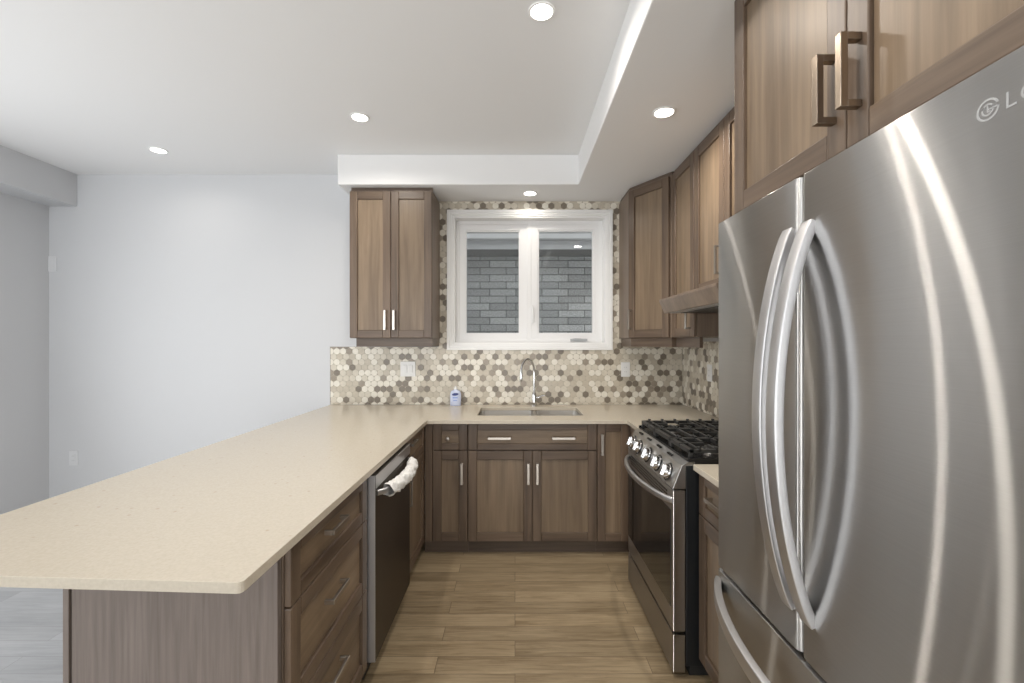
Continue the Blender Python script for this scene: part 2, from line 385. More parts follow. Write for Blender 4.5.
st('wall_rear', MB().prism([(XL-0.2, 0), (XR+0.2, 0), (XR+0.2, ZC), (XL-0.2, ZC)], XZ, YR-0.2, YR, holes=[[(-3.5, 0.03), (-1.3, 0.03), (-1.3, 2.15), (-3.5, 2.15)], [(-0.85, 0.30), (1.15, 0.30), (1.15, 1.55), (-0.85, 1.55)]]), M['wall'], 'pale grey wall behind the viewer')
# dropped soffits
st('trim_1', MB().prism([(-1.288, 3.265), (0.46, 3.265), (0.46, -0.4), (XR, -0.4), (XR, YB), (-1.288, YB)], XY, ZS, ZC), M['ceil'], 'white dropped soffit over the window and right cabinets', 0.006)
st('trim_2', MB().box(XL, -3.56, YR, YB, 2.50, ZC), M['wall'], 'pale grey bulkhead along the top of the left wall')
st('baseboard_back', MB().prism([(YB, 0), (YB-0.014, 0), (YB-0.014, 0.085), (YB-0.006, 0.10), (YB, 0.10)], YZ, XL, -1.20), M['white'], 'white baseboard along the back wall')
st('baseboard_left', MB().prism([(XL, 0), (XL+0.014, 0), (XL+0.014, 0.085), (XL+0.006, 0.10), (XL, 0.10)], XZ, YR, YB-0.016), M['white'], 'white baseboard along the left wall')

# kitchen window
w = struct('window_1', 'white two-sash kitchen window above the sink', (0.12, YB, 1.333))
cx0, cx1, cz0, cz1 = -0.551, 0.790, 1.333, 2.468
cs = MB().ring(cx0, cx1, cz0, cz1, 0.020, YB-0.026, YB-0.0005).ring(cx0+0.020, cx1-0.020, cz0+0.020, cz1-0.020, 0.018, YB-0.019, YB-0.0005).ring(cx0+0.038, cx1-0.038, cz0+0.038, cz1-0.038, 0.013, YB-0.012, YB-0.0005)
cs.build('casing', M['white'], w, 0.002)
MB().ring(WX0-0.001, WX1+0.001, WZ0-0.001, WZ1+0.001, 0.015, YB-0.004, YB+0.19).build('jamb', M['white'], w, 0.001)
fr = MB().ring(WX0+0.014, WX1-0.014, WZ0+0.014, WZ1-0.014, 0.028, YB+0.085, YB+0.17).box(0.100, 0.135, YB+0.083, YB+0.17, WZ0+0.04, WZ1-0.04)
fr.build('window_frame', M['vinyl'], w, 0.002)
for x0, x1, dy in ((WX0+0.040, 0.102, 0.012), (0.133, WX1-0.040, 0.0)):
    g0, g1 = (-0.407, 0.031) if x0 < 0 else (0.2016, 0.647)
    gz0, gz1 = 1.474, 2.322
    y0 = YB+0.088+dy
    sh = MB(); O = [(x0, WZ0+0.041), (x1, WZ0+0.041), (x1, WZ1-0.041), (x0, WZ1-0.041)]; I = [(g0, gz0), (g1, gz0), (g1, gz1), (g0, gz1)]
    sh.prism(O, XZ, y0, y0+0.055, holes=[[(g0-0.012, gz0-0.012), (g1+0.012, gz0-0.012), (g1+0.012, gz1+0.012), (g0-0.012, gz1+0.012)]])
    sh.ring(g0-0.013, g1+0.013, gz0-0.013, gz1+0.013, 0.013, y0+0.012, y0+0.05)
    so = sh.build('sash', M['vinyl'], w, 0.0015)
    MB().box(g0-0.004, g1+0.004, y0+0.028, y0+0.034, gz0-0.004, gz1+0.004).build('pane', M['glass'], so)
ck = MB().box(0.46, 0.60, YB+0.066, YB+0.090, 1.408, 1.425).sweep([(0.475, YB+0.062, 1.421), (0.50, YB+0.055, 1.424), (0.57, YB+0.058, 1.419)], [(-0.006, -0.005), (0.006, -0.005), (0.006, 0.005), (-0.006, 0.005)], (0, 0, 1), smooth=False)
ck.build('crank_handle', M['greyplastic'], w, 0.002)
MB().box(0.142, 0.156, YB+0.064, YB+0.09, 1.56, 1.70).box(0.146, 0.153, YB+0.052, YB+0.066, 1.60, 1.69).build('lock_lever', M['vinyl'], w, 0.002)
# patio door and added fill-light window behind the viewer
w = struct('window_2', 'wide white patio door behind the viewer', (-2.4, YR, 0))
p = MB().ring(-3.5, -1.3, 0.03, 2.15, 0.06, YR-0.12, YR-0.04).box(-2.44, -2.36, YR-0.12, YR-0.04, 0.08, 2.10)
p.build('window_frame', M['vinyl'], w, 0.002)
w = struct('added_window', 'added low window behind the viewer for fill light', (0.15, YR, 0.30))  # unseen opening added for the rear fill lamp
MB().ring(-0.85, 1.15, 0.30, 1.55, 0.05, YR-0.12, YR-0.04).build('window_frame', M['vinyl'], w, 0.002)
w = struct('window_3', 'white glazed patio door on the left wall beside the frame', (XL, 1.35, 0))
p = MB()
for a, b, c, d in ((0.2, 0.26, 0.03, 2.15), (2.44, 2.5, 0.03, 2.15), (0.26, 2.44, 0.03, 0.09), (0.26, 2.44, 2.09, 2.15), (1.32, 1.38, 0.09, 2.09)):
    p.box(XL-0.14, XL-0.04, a, b, c, d)
p.build('window_frame', M['vinyl'], w)

# ------------------------------------------------------------------ neighbouring house outside the window
t = thing('neighbour_house', 'grey brick side of the neighbouring house seen through the window', 'house', (0.3, 5.0, -0.3))
MB().box(-2.5, 3.2, 5.0, 5.2, -0.3, 2.35).build('brick_wall', M['brick'], t)
MB().box(-2.5, 3.2, 4.60, 5.19, 2.352, 2.362).build('eave_soffit', M['eave'], t)
MB().box(-2.5, 3.2, 4.578, 4.60, 2.345, 2.56).box(-2.5, 3.2, 4.572, 4.5779, 2.345, 2.395).build('fascia_board', M['fascia'], t, 0.004)
MB().prism([(4.571, 2.43), (4.571, 2.56), (4.45, 2.56), (4.445, 2.535), (4.46, 2.50), (4.475, 2.475), (4.48, 2.43)], YZ, -2.5, 3.2).build('gutter', M['fascia'], t, 0.003)
MB().prism([(4.60, 2.60), (5.3, 2.95), (5.3, 2.60)], YZ, -2.5, 3.2).build('roof', M['dark'], t)
tag(MB().box(-4, 4.5, 3.87, 6.5, -0.35, -0.3).build('ground', M['ground']), 'gravel strip between the two houses', 'ground', kind='structure')

# ------------------------------------------------------------------ cabinet helpers
WOOD = [M['wv'], M['wh'], M['wp'], M['wph']]
def shaker(name, parent, fr, a0, a1, z0, z1, st=0.057, rail=None, th=0.020, rec=0.011, drawer=False):
    rail = rail or st; b = MB(); pi_ = 3 if drawer else 2
    b.fbox(fr, a0, a0+st, 0, th, z0, z1, 0); b.fbox(fr, a1-st, a1, 0, th, z0, z1, 0)
    b.fbox(fr, a0+st, a1-st, 0.0005, th-0.0003, z0, z0+rail, 1); b.fbox(fr, a0+st, a1-st, 0.0005, th-0.0003, z1-rail, z1, 1)
    b.fbox(fr, a0+st-0.002, a1-st+0.002, 0.002, th-rec, z0+rail-0.002, z1-rail+0.002, pi_)
    return b.build(name, WOOD, parent, 0.0035)
def pull(parent, fr, a, z, L, vertical=True, base=0.0205, out=0.032, wd=0.016, bd=0.010, m='nickel'):
    """square bar pull with two posts; (a, z) is its centre"""
    b = MB(); h = L/2; d0, d1 = base, base+out
    if vertical:
        b.fbox(fr, a-wd/2, a+wd/2, d1-bd, d1, z-h, z+h)
        for s in (-1, 1):
            z0 = z+s*h; b.fbox(fr, a-wd/2+0.0005, a+wd/2-0.0005, d0, d1-bd+0.0005, min(z0, z0-s*bd), max(z0, z0-s*bd))
    else:
        b.fbox(fr, a-h, a+h, d1-bd, d1, z-wd/2, z+wd/2)
        for s in (-1, 1):
            a0 = a+s*h; b.fbox(fr, min(a0, a0-s*bd), max(a0, a0-s*bd), d0, d1-bd+0.0005, z-wd/2+0.0005, z+wd/2-0.0005)
    return b.build('handle', M[m], parent, 0.0012)
def carcass(parent, x0, x1, y0, y1, z0, z1, open_top=False, m='wside'):
    b = MB()
    if open_top:
        e = 0.016
        b.box(x0, x0+e, y0, y1, z0, z1).box(x1-e, x1, y0, y1, z0, z1).box(x0+e, x1-e, y0, y0+e, z0, z1).box(x0+e, x1-e, y1-e, y1, z0, z1).box(x0+e, x1-e, y0+e, y1-e, z0, z0+e)
    else: b.box(x0, x1, y0, y1, z0, z1)
    return b.build('carcass', M[m], parent, 0.001)
DZ0, DZ1 = 0.093, 0.863     # base door range
ZT = 0.865                  # underside of countertop
# ---- back run: face plane y = 2.96, doors stand 20 mm proud
FB = frame((0, 2.96, 0), (1, 0, 0), (0, -1, 0))
t = thing('base_cabinet', 'narrow brown base cabinet with a knobbed drawer, left of the sink doors', 'cabinet', (-0.43, 3.3, 0))
carcass(t, -0.590, -0.3095, 2.961, 3.64, 0.09, ZT)
MB().fbox(FB, -0.588, -0.541, 0.0005, 0.018, 0.09, ZT-0.001).build('corner_filler', M['wv'], t, 0.0015)
d = shaker('drawer', t, FB, -0.5375, -0.3115, 0.690, DZ1, 0.057, 0.045, drawer=True)
kx, kz = -67*2.935/450, EYE-95.5*2.935/450
MB().lathe((kx, 2.9395, kz), (0, -1, 0), [(0.006, 0), (0.006, 0.012), (0.013, 0.018), (0.0145, 0.023), (0.011, 0.028), (0.004, 0.030)]).build('knob', M['nickel'], d)
d = shaker('door', t, FB, -0.5375, -0.3115, DZ0, 0.684)
pull(d, FB, -53*2.93/450, EYE-130.5*2.93/450, 0.137)
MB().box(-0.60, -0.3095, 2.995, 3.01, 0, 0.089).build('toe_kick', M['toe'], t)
t = thing('sink_base_cabinet', 'wide brown base cabinet under the sink with two doors', 'cabinet', (0.115, 3.3, 0))
carcass(t, -0.308, 0.536, 2.961, 3.64, 0.09, ZT, True)
d = shaker('false_drawer_front', t, FB, -0.3065, 0.5345, 0.690, DZ1, 0.060, 0.042, drawer=True)
pull(d, FB, -15.5*2.93/450, EYE-95*2.93/450, 0.150, False)
pull(d, FB, 48.5*2.93/450, EYE-95*2.93/450, 0.150, False)
for a0, a1, hx in ((-0.3065, 0.1125, 13.3), (0.1155, 0.5345, 22.3)):
    d = shaker('door', t, FB, a0, a1, DZ0, 0.684)
    pull(d, FB, hx*2.93/450, EYE-130.5*2.93/450, 0.137)
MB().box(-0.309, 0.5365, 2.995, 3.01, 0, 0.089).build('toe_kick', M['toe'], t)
t = thing('base_cabinet', 'narrow brown base cabinet with one tall door, beside the stove', 'cabinet', (0.9, 3.3, 0))
carcass(t, 0.538, 1.36, 2.961, 3.64, 0.09, ZT)
d = shaker('door', t, FB, 0.5395, 0.745, DZ0, DZ1, 0.052)
pull(d, FB, 87*2.93/450, EYE-101.5*2.93/450, 0.137)
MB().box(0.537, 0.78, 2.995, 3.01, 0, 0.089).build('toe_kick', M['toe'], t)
# filler strip between the range and the corner
MB().box(0.756, 0.775, 2.612, 2.9595, 0.0, ZT).build('side_filler', M['wside'], t)

# ---- left run: face plane x = -0.61
FLR = frame((-0.61, 0, 0), (0, 1, 0), (1, 0, 0))
t = thing('drawer_cabinet', 'brown base cabinet with three stacked drawers at the peninsula end', 'cabinet', (-0.9, 1.5, 0))
carcass(t, -1.145, -0.611, 1.187, 1.806, 0.09, ZT)
for z0, z1, hz, rl in ((0.692, DZ1, 0.803, 0.043), (0.414, 0.688, 0.588, 0.050), (DZ0, 0.410, 0.328, 0.055)):
    d = shaker('drawer', t, FLR, 1.186, 1.796, z0, z1, 0.056, rl, drawer=True)
    pull(d, FLR, 1.455, hz, 0.132, False)
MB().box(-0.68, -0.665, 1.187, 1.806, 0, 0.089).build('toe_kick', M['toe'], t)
t = thing('base_cabinet', 'brown base cabinet past the dishwasher, in the inner corner', 'cabinet', (-0.9, 2.68, 0))
carcass(t, -1.145, -0.611, 2.412, 2.955, 0.09, ZT)
d = shaker('drawer', t, FLR, 2.414, 2.934, 0.692, DZ1, 0.056, 0.043, drawer=True)
pull(d, FLR, 2.55, 0.825, 0.132, False)
d = shaker('door', t, FLR, 2.414, 2.934, DZ0, 0.688)
pull(d, FLR, 2.455, 0.565, 0.137)
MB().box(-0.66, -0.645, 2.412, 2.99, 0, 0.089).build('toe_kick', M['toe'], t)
tag(MB().box(-1.146, -0.614, 1.163, 1.1835, 0.001, ZT).build('end_panel', M['wend'], bevel=0.001, loc=(-0.89, 1.17, 0)), 'grey brown wooden end panel facing out under the peninsula overhang', 'panel')
tag(MB().box(-1.166, -1.151, 1.160, 3.64, 0.001, ZT).build('back_panel', M['wend'], bevel=0.001, loc=(-1.18, 2.4, 0)), 'grey brown wooden panel closing the back of the peninsula', 'panel')

# ---- right run between range and fridge: face plane x = 0.775
FRR = frame((0.775, 0, 0), (0, 1, 0), (-1, 0, 0))
t = thing('base_cabinet', 'small brown base cabinet squeezed between the stove and the fridge', 'cabinet', (1.0, 1.66, 0))
carcass(t, 0.776, 1.36, 1.470, 1.852, 0.09, ZT)
d = shaker('drawer', t, FRR, 1.472, 1.850, 0.692, DZ1, 0.056, 0.043, drawer=True)
pull(d, FRR, 1.66, 0.79, 0.132, False)
d = shaker('door', t, FRR, 1.472, 1.850, DZ0, 0.688)
pull(d, FRR, 1.50, 0.565, 0.137)
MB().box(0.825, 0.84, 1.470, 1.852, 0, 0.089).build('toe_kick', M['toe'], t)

# ------------------------------------------------------------------ countertops
def arc(cx, cy, r, a0, a1, n=5): return [(cx+r*math.cos(a0+(a1-a0)*i/n), cy+r*math.sin(a0+(a1-a0)*i/n)) for i in range(n+1)]
hole = arc(-0.242, 3.12, 0.02, PI, 1.5*PI, 3) + arc(0.455, 3.12, 0.02, 1.5*PI, 2*PI, 3) + arc(0.455, 3.48, 0.02, 0, 0.5*PI, 3) + arc(-0.242, 3.48, 0.02, 0.5*PI, PI, 3)
outl = [(-1.50, 0.985)] + arc(-0.583, 0.952, 0.013, -PI/2, 0, 4) + [(-0.570, 2.91), (0.725, 2.91), (0.725, 2.612), (1.366, 2.612), (1.366, 3.659), (-1.50, 3.659)]
tag(MB().prism(outl, XY, 0.866, 0.890, holes=[hole]).build('countertop', M['quartz'], bevel=0.002, loc=(-0.5, 2.8, 0.866)), 'beige speckled quartz countertop covering the peninsula and sink run', 'countertop')
tag(MB().box(0.735, 1.366, 1.458, 1.857, 0.866, 0.890).build('countertop', M['quartz'], bevel=0.002, loc=(1.05, 1.66, 0.866)), 'small beige quartz countertop between the stove and the fridge', 'countertop')

# ------------------------------------------------------------------ sink, faucet, soap
t = thing('sink', 'stainless steel double bowl sink set under the countertop', 'sink', (0.107, 3.3, 0.66))
def bowl(x0, x1, y0, y1, zt, zb):
    b = MB(); r = 0.03
    def rr(ins, z):
        a, c, e, f = x0+ins, x1-ins, y0+ins, y1-ins
        return [(p[0], p[1], z) for p in arc(a+r, e+r, r, PI, 1.5*PI, 4)+arc(c-r, e+r, r, 1.5*PI, 2*PI, 4)+arc(c-r, f-r, r, 0, .5*PI, 4)+arc(a+r, f-r, r, .5*PI, PI, 4)]
    L = [rr(0, zt), rr(0.004, zt-0.10), rr(0.008, zb+0.03), rr(0.02, zb+0.006), rr(0.05, zb)]
    O = [rr(-0.0015, zt), rr(-0.0015+0.004, zt-0.10), rr(0.006, zb+0.026), rr(0.018, zb+0.002), rr(0.05, zb-0.003)]
    n = len(L[0])
    for LL in (L, O):
        vs = [p for q in LL for p in q]
        b.add(vs, [(i*n+j, i*n+(j+1) % n, (i+1)*n+(j+1) % n, (i+1)*n+j) for i in range(4) for j in range(n)] + [tuple(4*n+j for j in range(n))], 0, True)
    return b
for x0, x1 in ((-0.258, 0.135), (0.163, 0.471)):
    bo = bowl(x0, x1, 3.104, 3.496, 0.8655, 0.67).build('bowl', M['sink'], t)
    MB().lathe(((x0+x1)/2, 3.32, 0.6705), (0, 0, 1), [(0.045, 0), (0.043, 0.003), (0.030, 0.0035), (0.024, 0.0015)]).build('drain', M['chrome'], bo)
MB().box(0.1355, 0.1625, 3.104, 3.496, 0.84, 0.864).build('divider', M['sink'], t, 0.006, 3)

t = thing('faucet', 'tall chrome gooseneck faucet behind the sink', 'faucet', (0.152, 3.575, 0.890))
fx, fy = 0.152, 3.575
MB().lathe((fx, fy, 0.8905), (0, 0, 1), [(0.025, 0), (0.025, 0.005), (0.019, 0.009), (0.0175, 0.085), (0.015, 0.10), (0.011, 0.108)]).build('base', M['chrome'], t)
pts = [(fx, fy, 0.985+0.02*i) for i in range(10)]; top = 1.165; R = 0.065; dx, dy = -0.80, -0.60
pts += [(fx+dx*R*(1-math.cos(a)), fy+dy*R*(1-math.cos(a)), top+R*1.5*math.sin(a)) for a in [PI*i/14 for i in range(1, 15)]]
MB().tube(pts, 0.0088, seg=14, up=(0.6, -0.8, 0)).build('neck', M['chrome'], t)
ex, ey = fx+dx*2*R, fy+dy*2*R
MB().lathe((ex, ey, top+0.002), (0, 0, -1), [(0.0095, 0), (0.0105, 0.01), (0.011, 0.05), (0.012, 0.070), (0.010, 0.074)]).build('spray_head', M['chrome'], t)
MB().tube([(fx+0.018, fy, 0.955), (fx+0.045, fy, 0.960)], 0.009).tube([(fx+0.040, fy, 0.962), (fx+0.062, fy-0.01, 0.972), (fx+0.085, fy-0.015, 0.975)], 0.0065).build('lever', M['chrome'], t)

t = thing('soap_bottle', 'small pale blue soap bottle standing against the backsplash tiles', 'bottle', (-0.475, 3.60, 0.890))
b = MB(); 
def ov(w_, d_, z, n=20): return [(-0.475+w_*math.cos(2*PI*i/n), 3.60+d_*math.sin(2*PI*i/n), z) for i in range(n)]
LV = [ov(.040, .022, .8905), ov(.044, .025, .896), ov(.045, .026, .95), ov(.044, .025, .985), ov(.036, .021, 1.005), ov(.016, .014, 1.016), ov(.014, .014, 1.020)]
b.add([p for q in LV for p in q], [(i*20+j, i*20+(j+1) % 20, (i+1)*20+(j+1) % 20, (i+1)*20+j) for i in range(6) for j in range(20)] + [tuple(range(20)), tuple(120+j for j in range(20))], 0, True)
b.build('body', M['soap'], t)
MB().lathe((-0.475, 3.60, 1.0205), (0, 0, 1), [(0.016, 0), (0.016, 0.014), (0.013, 0.018), (0.007, 0.019), (0.007, 0.024)]).build('cap', M['plastic'], t)
lb = MB().prism([(-0.475+0.026*math.cos(2*PI*i/20), 0.982+0.011*math.sin(2*PI*i/20)+0.10*0.026*math.cos(2*PI*i/20)) for i in range(20)], XZ, 3.5725, 3.5765)
lb.box(-0.495, -0.455, 3.5722, 3.5765, 0.950, 0.962, 1).box(-0.490, -0.460, 3.5722, 3.5765, 0.930, 0.938, 1)
lb.build('print', [M['navy'], M['skyprint']], t)

# ------------------------------------------------------------------ hexagon mosaic backsplash
def clip(poly, x0, x1, z0, z1):
    for ax, lim, sg in ((0, x0, 1), (0, x1, -1), (1, z0, 1), (1, z1, -1)):
        out = []
        for i in range(len(poly)):
            a, b = poly[i-1], poly[i]; ia = sg*(a[ax]-lim) >= 0; ib = sg*(b[ax]-lim) >= 0
            if ia != ib:
                t_ = (lim-a[ax])/(b[ax]-a[ax]); out.append((a[0]+(b[0]-a[0])*t_, a[1]+(b[1]-a[1])*t_))
            if ib: out.append(b)
        poly = out
        if not poly: return []
    return poly
PITCH = 0.0505
def hexwall(mb, regions, fn, face, base, seed):
    rnd = random.Random(seed); rowh = PITCH*0.866
    x_min = min(r[0] for r in regions); x_max = max(r[1] for r in regions); z_min = min(r[2] for r in regions); z_max = max(r[3] for r in regions)
    R_ = PITCH/math.sqrt(3)
    row = 0; z = 0.885
    while z < z_max+PITCH:
        x = x_min - PITCH + (PITCH/2 if row % 2 else 0)
        while x < x_max+PITCH:
            mi = rnd.choices([0, 1, 2, 3, 4], [28, 22, 24, 8, 18])[0]
            shp = []
            for i in range(6):
                for da, rr_ in ((-0.23, 0.868), (0.23, 0.868)):
                    a = PI/2 + i*PI/3 + da; shp.append((x+R_*rr_*math.cos(a), z+R_*rr_*math.sin(a)))
            for r in regions:
                p_ = clip(shp, *r)
                if len(p_) >= 3: mb.prism(p_, fn, face, base, mi)
            x += PITCH
        z += rowh; row += 1
t = thing('backsplash', 'beige and brown hexagon mosaic tile backsplash around window and counter', 'backsplash', (0, YB, 0.890))
mb = MB()
regs = [(-1.497, -0.5515, 0.891, 1.357), (-0.5515, 0.790, 0.891, 1.3325), (-0.62, -0.5515, 1.357, 2.539), (-0.5515, 0.790, 2.4685, 2.539), (0.790, 1.360, 0.891, 2.539)]
gb = MB()
for r in regs: gb.prism([(r[0], r[2]), (r[1], r[2]), (r[1], r[3]), (r[0], r[3])], XZ, YB-0.0055, YB-0.0005)
hexwall(mb, regs, XZ, YB-0.0075, YB-0.004, 3)
mb.build('tiles', TILE, t)
regs = [(1.459, YB-0.0076, 0.891, 1.40), (1.8, 2.606, 1.40, 1.559)]
mb = MB()
for r in regs: gb.prism([(r[0], r[2]), (r[1], r[2]), (r[1], r[3]), (r[0], r[3])], YZ, XR-0.0055, XR-0.0005)
hexwall(mb, regs, YZ, XR-0.0075, XR-0.004, 5)
mb.build('tiles', TILE, t)
gb.build('grout', M['grout'], t)
MB().box(-1.502, -1.497, YB-0.009, YB-0.0005, 0.891, 1.360).box(-1.502, -1.20, YB-0.009, YB-0.0005, 1.3572, 1.361).build('edge_trim', M['nickel'], t)

# ------------------------------------------------------------------ upper cabinets
UZ0, UZ1 = 1.428, 2.505
t = thing('upper_cabinet', 'two-door brown upper cabinet left of the window', 'cabinet', (-0.913, 3.5, 1.36))
FU = frame((0, 3.325, 0), (1, 0, 0), (0, -1, 0))
carcass(t, -1.217, -0.610, 3.326, 3.6515, UZ0-0.002, UZ1+0.012)
for a0, a1, hx in ((-1.2155, -0.914, -130), (-0.911, -0.6115, -121)):
    d = shaker('door', t, FU, a0, a1, UZ0, UZ1)
    pull(d, FU, hx*3.29/450, EYE+23*3.28/450, 0.145)
MB().box(-1.18, -0.615, 3.345, 3.365, 1.362, UZ0-0.0025).box(-0.635, -0.615, 3.3655, 3.65, 1.362, UZ0-0.0025).build('light_rail', M['wh'], t, 0.001)
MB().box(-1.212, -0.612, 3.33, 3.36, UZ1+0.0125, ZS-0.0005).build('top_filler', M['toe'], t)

# diagonal corner cabinet
t = thing('corner_upper_cabinet', 'diagonal brown corner upper cabinet right of the window', 'cabinet', (1.12, 3.4, 1.36))
A, B_ = Vector((0.845, 3.335, 0)), Vector((1.047, 3.005, 0))
MB().prism([(0.845, 3.6515), (0.845, 3.335), (1.047, 3.005), (1.3585, 3.005), (1.3585, 3.6515)], XY, UZ0-0.002, UZ1+0.012).build('carcass', M['wside'], t, 0.001)
u = (B_-A).normalized(); n = Vector((-(B_-A).y, (B_-A).x, 0)).normalized()
if n.y > 0: n = -n
FC = frame(A, u, n); LD = (B_-A).length
d = shaker('door', t, FC, 0.012, LD-0.012, UZ0, UZ1)
pull(d, FC, 0.012+0.030, EYE+23.5*3.28/450, 0.145, wd=0.014)
MB().prism([(0.862, 3.65), (0.862, 3.350), (1.055, 3.0325), (1.09, 3.0325), (0.885, 3.37), (0.885, 3.65)], XY, 1.362, UZ0-0.0025).build('light_rail', M['wh'], t, 0.001)
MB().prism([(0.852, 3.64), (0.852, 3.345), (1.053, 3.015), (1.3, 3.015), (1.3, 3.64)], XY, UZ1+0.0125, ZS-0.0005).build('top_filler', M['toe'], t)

# right wall uppers: face plane x = 1.057
FX = frame((1.057, 0, 0), (0, 1, 0), (-1, 0, 0))
t = thing('upper_cabinet', 'narrow brown upper cabinet between the corner cabinet and range hood', 'cabinet', (1.2, 2.8, 1.36))
carcass(t, 1.058, 1.3585, 2.612, 3.003, UZ0-0.002, UZ1+0.012)
d = shaker('door', t, FX, 2.614, 2.975, UZ0, UZ1)
pull(d, FX, 2.665, 1.545, 0.145)
MB().box(1.075, 1.095, 2.62, 3.0, 1.362, UZ0-0.0025).build('light_rail', M['wh'], t, 0.001)
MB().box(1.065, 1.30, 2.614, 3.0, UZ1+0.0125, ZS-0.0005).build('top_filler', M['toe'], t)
t = thing('upper_cabinet', 'brown two-door upper cabinet directly above the range hood', 'cabinet', (1.2, 2.235, 1.66))
carcass(t, 1.058, 1.3585, 1.862, 2.608, 1.664, UZ1+0.012)
for a0, a1, hy in ((1.864, 2.2335, 2.19), (2.2365, 2.606, 2.27)):
    d = shaker('door', t, FX, a0, a1, 1.668, UZ1)
    pull(d, FX, hy, 1.81, 0.145)
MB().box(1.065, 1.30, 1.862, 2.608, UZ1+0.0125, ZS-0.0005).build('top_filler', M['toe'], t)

t = thing('range_hood', 'slanted brown wooden range hood above the stove', 'range hood', (1.1, 2.235, 1.56))
MB().prism([(0.835, 1.628), (0.864, 1.562), (0.882, 1.562), (0.882, 1.572), (1.3585, 1.572), (1.3585, 1.662), (0.99, 1.662), (0.835, 1.640)], XZ, 1.864, 2.606).build('canopy', M['wside'], t, 0.0015)
MB().box(0.884, 1.355, 1.89, 2.58, 1.560, 1.5715).build('liner', M['steelh'], t, 0.001)
MB().box(0.93, 1.28, 1.95, 2.52, 1.556, 1.5595).build('filter', M['blackside'], t)

# over the fridge
t = thing('fridge_cabinet', 'deep brown two-door cabinet hanging over the fridge', 'cabinet', (1.05, 0.99, 1.81))
FF = frame((0.735, 0, 0), (0, 1, 0), (-1, 0, 0))
carcass(t, 0.736, 1.3595, 0.470, 1.472, 1.804, UZ1+0.012)
for a0, a1, hy in ((0.4725, 0.9705, 0.935), (0.9735, 1.4695, 1.008)):
    d = shaker('door', t, FF, a0, a1, 1.808, UZ1, 0.060)
    pull(d, FF, hy, 1.955, 0.154, out=0.044, wd=0.018, bd=0.015, m='bronze')
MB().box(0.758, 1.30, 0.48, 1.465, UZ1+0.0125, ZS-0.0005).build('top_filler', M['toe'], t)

# ------------------------------------------------------------------ refrigerator
t = thing('refrigerator', 'large stainless french-door refrigerator at right', 'refrigerator', (1.0, 1.0, 0))
FY0, FYS, FY1, FX0 = 0.545, 1.029, 1.452, 0.651
MB().box(0.715, 1.352, FY0+0.004, FY1-0.004, 0.02, 1.762).build('cabinet_body', M['fbody'], t, 0.004)
MB().box(0.72, 1.30, FY0+0.02, FY1-0.02, 0.001, 0.0195).build('base_grille', M['rubber'], t)
def fdoor(name, y0, y1, z0, z1):
    r = 0.016; xb = 0.710
    poly = [(xb, y0), (xb, y1)] + [(FX0+r-r*math.sin(a), y1-r+r*math.cos(a)) for a in [PI/2*i/6 for i in range(7)]] + [(FX0+r-r*math.cos(a), y0+r-r*math.sin(a)) for a in [PI/2*i/6 for i in range(7)]]
    b = MB().prism(poly, XY, z0, z1, smooth=True)
    return b.build(name, M['steel'], t, 0.0025)
def bow(fixed, a0, a1, depth, vertical, n=48):
    """path of a bowed handle: leaves the surface at both ends"""
    out = []
    for i in range(n+1):
        s_ = i/n; q = (1-(2*s_-1)**2)**0.85; x = FX0+0.002-depth*q; a = a0+(a1-a0)*s_
        out.append((x, fixed, a) if vertical else (x, a, fixed))
    return out
def rprof(w_, d_, r=0.006, k=3):
    P = []
    for cx, cy, s0 in ((w_/2-r, d_/2-r, 0), (-w_/2+r, d_/2-r, PI/2), (-w_/2+r, -d_/2+r, PI), (w_/2-r, -d_/2+r, 1.5*PI)):
        P += [(cx+r*math.cos(s0+PI/2*i/k), cy+r*math.sin(s0+PI/2*i/k)) for i in range(k+1)]
    return P
dr = fdoor('door', FYS+0.003, FY1, 0.679, 1.772)
tag(MB().sweep(bow(1.066, 0.772, 1.655, 0.073, True), rprof(0.021, 0.038, 0.003), (0, 1, 0)).build('handle', M['steelh'], dr), 'bowed satin steel handle')
dl = fdoor('door', FY0, FYS-0.003, 0.679, 1.772)
tag(MB().sweep(bow(0.995, 0.772, 1.655, 0.079, True), rprof(0.021, 0.038, 0.003), (0, 1, 0)).build('handle', M['steelh'], dl), 'bowed satin steel handle')
fz = fdoor('freezer_drawer', FY0, FY1, 0.06, 0.667)
tag(MB().sweep(bow(0.625, FY0+0.02, FY1-0.012, 0.100, False), rprof(0.021, 0.038, 0.003), (0, 0, 1)).build('handle', M['steelh'], fz), 'bowed satin steel handle')
MB().box(0.700, 0.7145, FY0+0.01, FY1-0.01, 0.06, 1.765).build('gasket', M['rubber'], t)
for y in (FY0+0.05, FY1-0.05): MB().box(0.69, 0.80, y-0.025, y+0.025, 1.7735, 1.795).build('hinge_cover', M['fbody'], t, 0.004)
